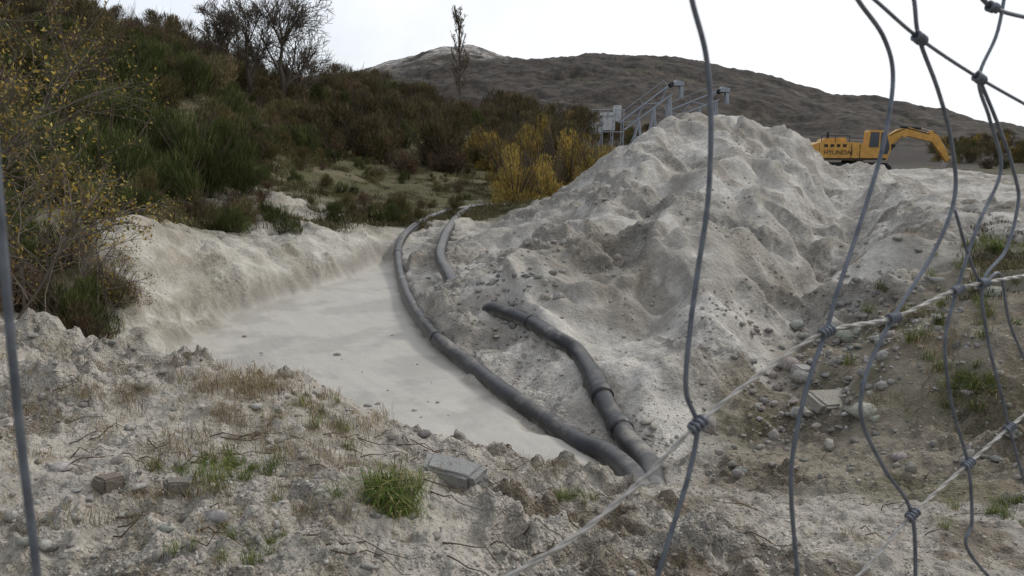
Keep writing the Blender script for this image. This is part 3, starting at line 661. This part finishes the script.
for dx in(-1.8,-.6,.6,1.8):
    for dy in(-1,1): tube(m,[(q[0]+dx,q[1]+dy,1.5),(q[0]+dx,q[1]+dy,6.8)],.07,5)
    tube(m,[(q[0]+dx,q[1]-1,2.2),(q[0]+dx+1.2,q[1]-1,5)],.05,4)
for zz in (5.4,7.9): tube(m,[(q[0]-1.8,q[1]-1.2,zz),(q[0]+1.9,q[1]-1.2,zz)],.05,4)
for dx in (-1.8,-.9,0,.9,1.8): tube(m,[(q[0]+dx,q[1]-1.2,6.7),(q[0]+dx,q[1]-1.2,7.9)],.04,4)
m.obj('frame',[steel],False,sc)

# ---------------------------------------------------------------- wire fence close to the viewer
wm=simplemat('fence_wire',(.14,.155,.18),.5,.5,.35,60); wl_=simplemat('galvanised_line_wire',(.36,.35,.33),.55,.3,.35,90)
def fp(px,py,off=0):
    d=1/(2.9-.00176*px)+off; return P(px,py,d)
fe=MB()
def wire(pl,r=.0019,mi=0,off=0): tube(fe,catmull([fp(x,y,off) for x,y in pl],8),r,8,mi=mi)
wire([(-12,60),(-2,190),(10,330),(22,450),(32,530),(44,640)],.002)
wire([(684,-50),(692,0),(706,55),(711,120),(708,200),(698,270),(690,330),(686,390),(697,425),(690,470),(672,530),(650,600)],.0020)
wire([(835,-40),(858,0),(884,38),(893,80),(882,150),(858,230),(838,290),(826,332),(812,370),(797,430),(791,490),(800,600)],.0020)
wire([(905,-40),(914,0),(919,38),(938,90),(951,140),(955,195),(935,250),(893,318),(866,375),(862,420),(885,470),(912,515),(916,600)],.0020)
wire([(1010,-40),(998,30),(979,78),(990,120),(1001,170),(978,225),(957,290),(945,345),(953,410),(968,464),(972,520),(967,548),(1000,590)],.0019)
wire([(979,78),(1002,135),(1016,180),(1018,205),(1006,250),(983,283),(988,340),(1003,400),(1009,428),(1030,500)],.0019)
wire([(955,210),(970,260),(983,283),(1000,275),(1012,330),(1045,400)],.0016)
wire([(830,-30),(870,-4),(919,38),(979,78),(1050,118)],.0017)
wire([(975,-10),(992,7),(1020,16),(1050,20)],.0024)
def twist(pl,r=.0012):
    p=catmull([fp(x,y,-.003) for x,y in pl],40); s=np.concatenate([[0],np.cumsum(np.linalg.norm(np.diff(p,axis=0),axis=1))]); L=np.arange(0,s[-1],.0025); p=np.stack([np.interp(L,s,p[:,k]) for k in range(3)],1)
    T=np.gradient(p,axis=0); T/=np.linalg.norm(T,axis=1)[:,None]; u=np.cross(T,[0,0,1.]); u/=np.linalg.norm(u,axis=1)[:,None]; v=np.cross(T,u)
    for ph_ in(0,np.pi): tube(fe,p+r*.85*(np.cos(L*130+ph_)[:,None]*u+np.sin(L*130+ph_)[:,None]*v),r,6,mi=1)
twist([(470,600),(520,570),(580,533),(640,482),(697,425),(760,374),(826,332),(893,318),(950,292),(983,283),(1060,270)])
twist([(820,610),(862,572),(912,515),(968,464),(1009,428),(1060,385)])
def knot(px,py,dx,dy,mi=0,r=.0042,L=.016):
    a=fp(px-dx,py-dy,-.003); b_=fp(px+dx,py+dy,-.003); t=(b_-a)/np.linalg.norm(b_-a); m_=(a+b_)/2; u=np.cross(t,[0,1,0]); u/=np.linalg.norm(u); v=np.cross(t,u); th=np.linspace(0,2*np.pi*3.5,50)
    tube(fe,m_+t*np.linspace(-L/2,L/2,50)[:,None]+r*(np.cos(th)[:,None]*u+np.sin(th)[:,None]*v),.0016,6,mi=mi)
for q in((697,425,10,-9),(826,332,10,-6),(893,318,10,-3),(957,290,10,-5),(983,283,10,-2),(912,515,8,-8),(968,464,8,-7),(1009,428,8,-7),(919,38,8,6),(979,78,8,6),(992,7,8,3)): knot(*q)
fe.obj('wire_fence',[wm,wl_])

# ---------------------------------------------------------------- light
wd_=bpy.data.worlds.new('World'); scene.world=wd_; wd_.use_nodes=True; nt=wd_.node_tree; bg=nt.nodes['Background']; bg.inputs[1].default_value=.12
sundir=Vector((.60,.42,.56)).normalized(); el=math.asin(sundir.z); az=math.atan2(sundir.x,sundir.y)
sk_=nt.nodes.new('ShaderNodeTexSky'); sk_.sky_type='NISHITA'; sk_.sun_disc=False; sk_.sun_elevation=el; sk_.sun_rotation=az; sk_.altitude=300
tcw=nt.nodes.new('ShaderNodeTexCoord').outputs['Generated']; sx=nt.nodes.new('ShaderNodeSeparateXYZ'); nt.links.new(tcw,sx.inputs[0])
cn=noise(nt,tcw,2.2,6,.6); cov=mathn(nt,'ADD',maprange(nt,sx.outputs['X'],-.6,.0,-.42,.35),cn); cov=maprange(nt,cov,.05,.75,.4,1)
# thick cloud behind and overhead is greyer than the bright gap ahead
yy=maprange(nt,sx.outputs['Y'],-.3,.7,.68,1.0)
hz=mathn(nt,'MULTIPLY',maprange(nt,cn,.35,.65,8.2,9.6),yy)
cc=nt.nodes.new('ShaderNodeCombineXYZ'); nt.links.new(mathn(nt,'MULTIPLY',hz,.98),cc.inputs[0]); nt.links.new(hz,cc.inputs[1]); nt.links.new(mathn(nt,'MULTIPLY',hz,1.04),cc.inputs[2])
mx=nt.nodes.new('ShaderNodeMix'); mx.data_type='RGBA'; nt.links.new(cov,mx.inputs[0]); nt.links.new(sk_.outputs[0],mx.inputs[6]); nt.links.new(cc.outputs[0],mx.inputs[7]); nt.links.new(mx.outputs[2],bg.inputs[0])
sl=bpy.data.lights.new('sun','SUN'); sl.energy=1.5; sl.angle=math.radians(10); sl.color=(1,.96,.9); so=bpy.data.objects.new('sun',sl); so.rotation_euler=sundir.to_track_quat('Z','Y').to_euler(); so.location=(10,10,30); scene.collection.objects.link(so)
scene.view_settings.view_transform='Standard'; scene.view_settings.look='None'; scene.view_settings.exposure=0

cd=bpy.data.cameras.new('camera'); cam=bpy.data.objects.new('camera',cd); scene.collection.objects.link(cam); cam.location=(0,0,H); cam.rotation_euler=(math.pi/2-PIT,0,0)
cd.sensor_width=36; cd.lens=36*F/1024; cd.clip_start=.02; cd.clip_end=5000; cd.dof.use_dof=True; cd.dof.focus_distance=14; cd.dof.aperture_fstop=16
scene.camera=cam
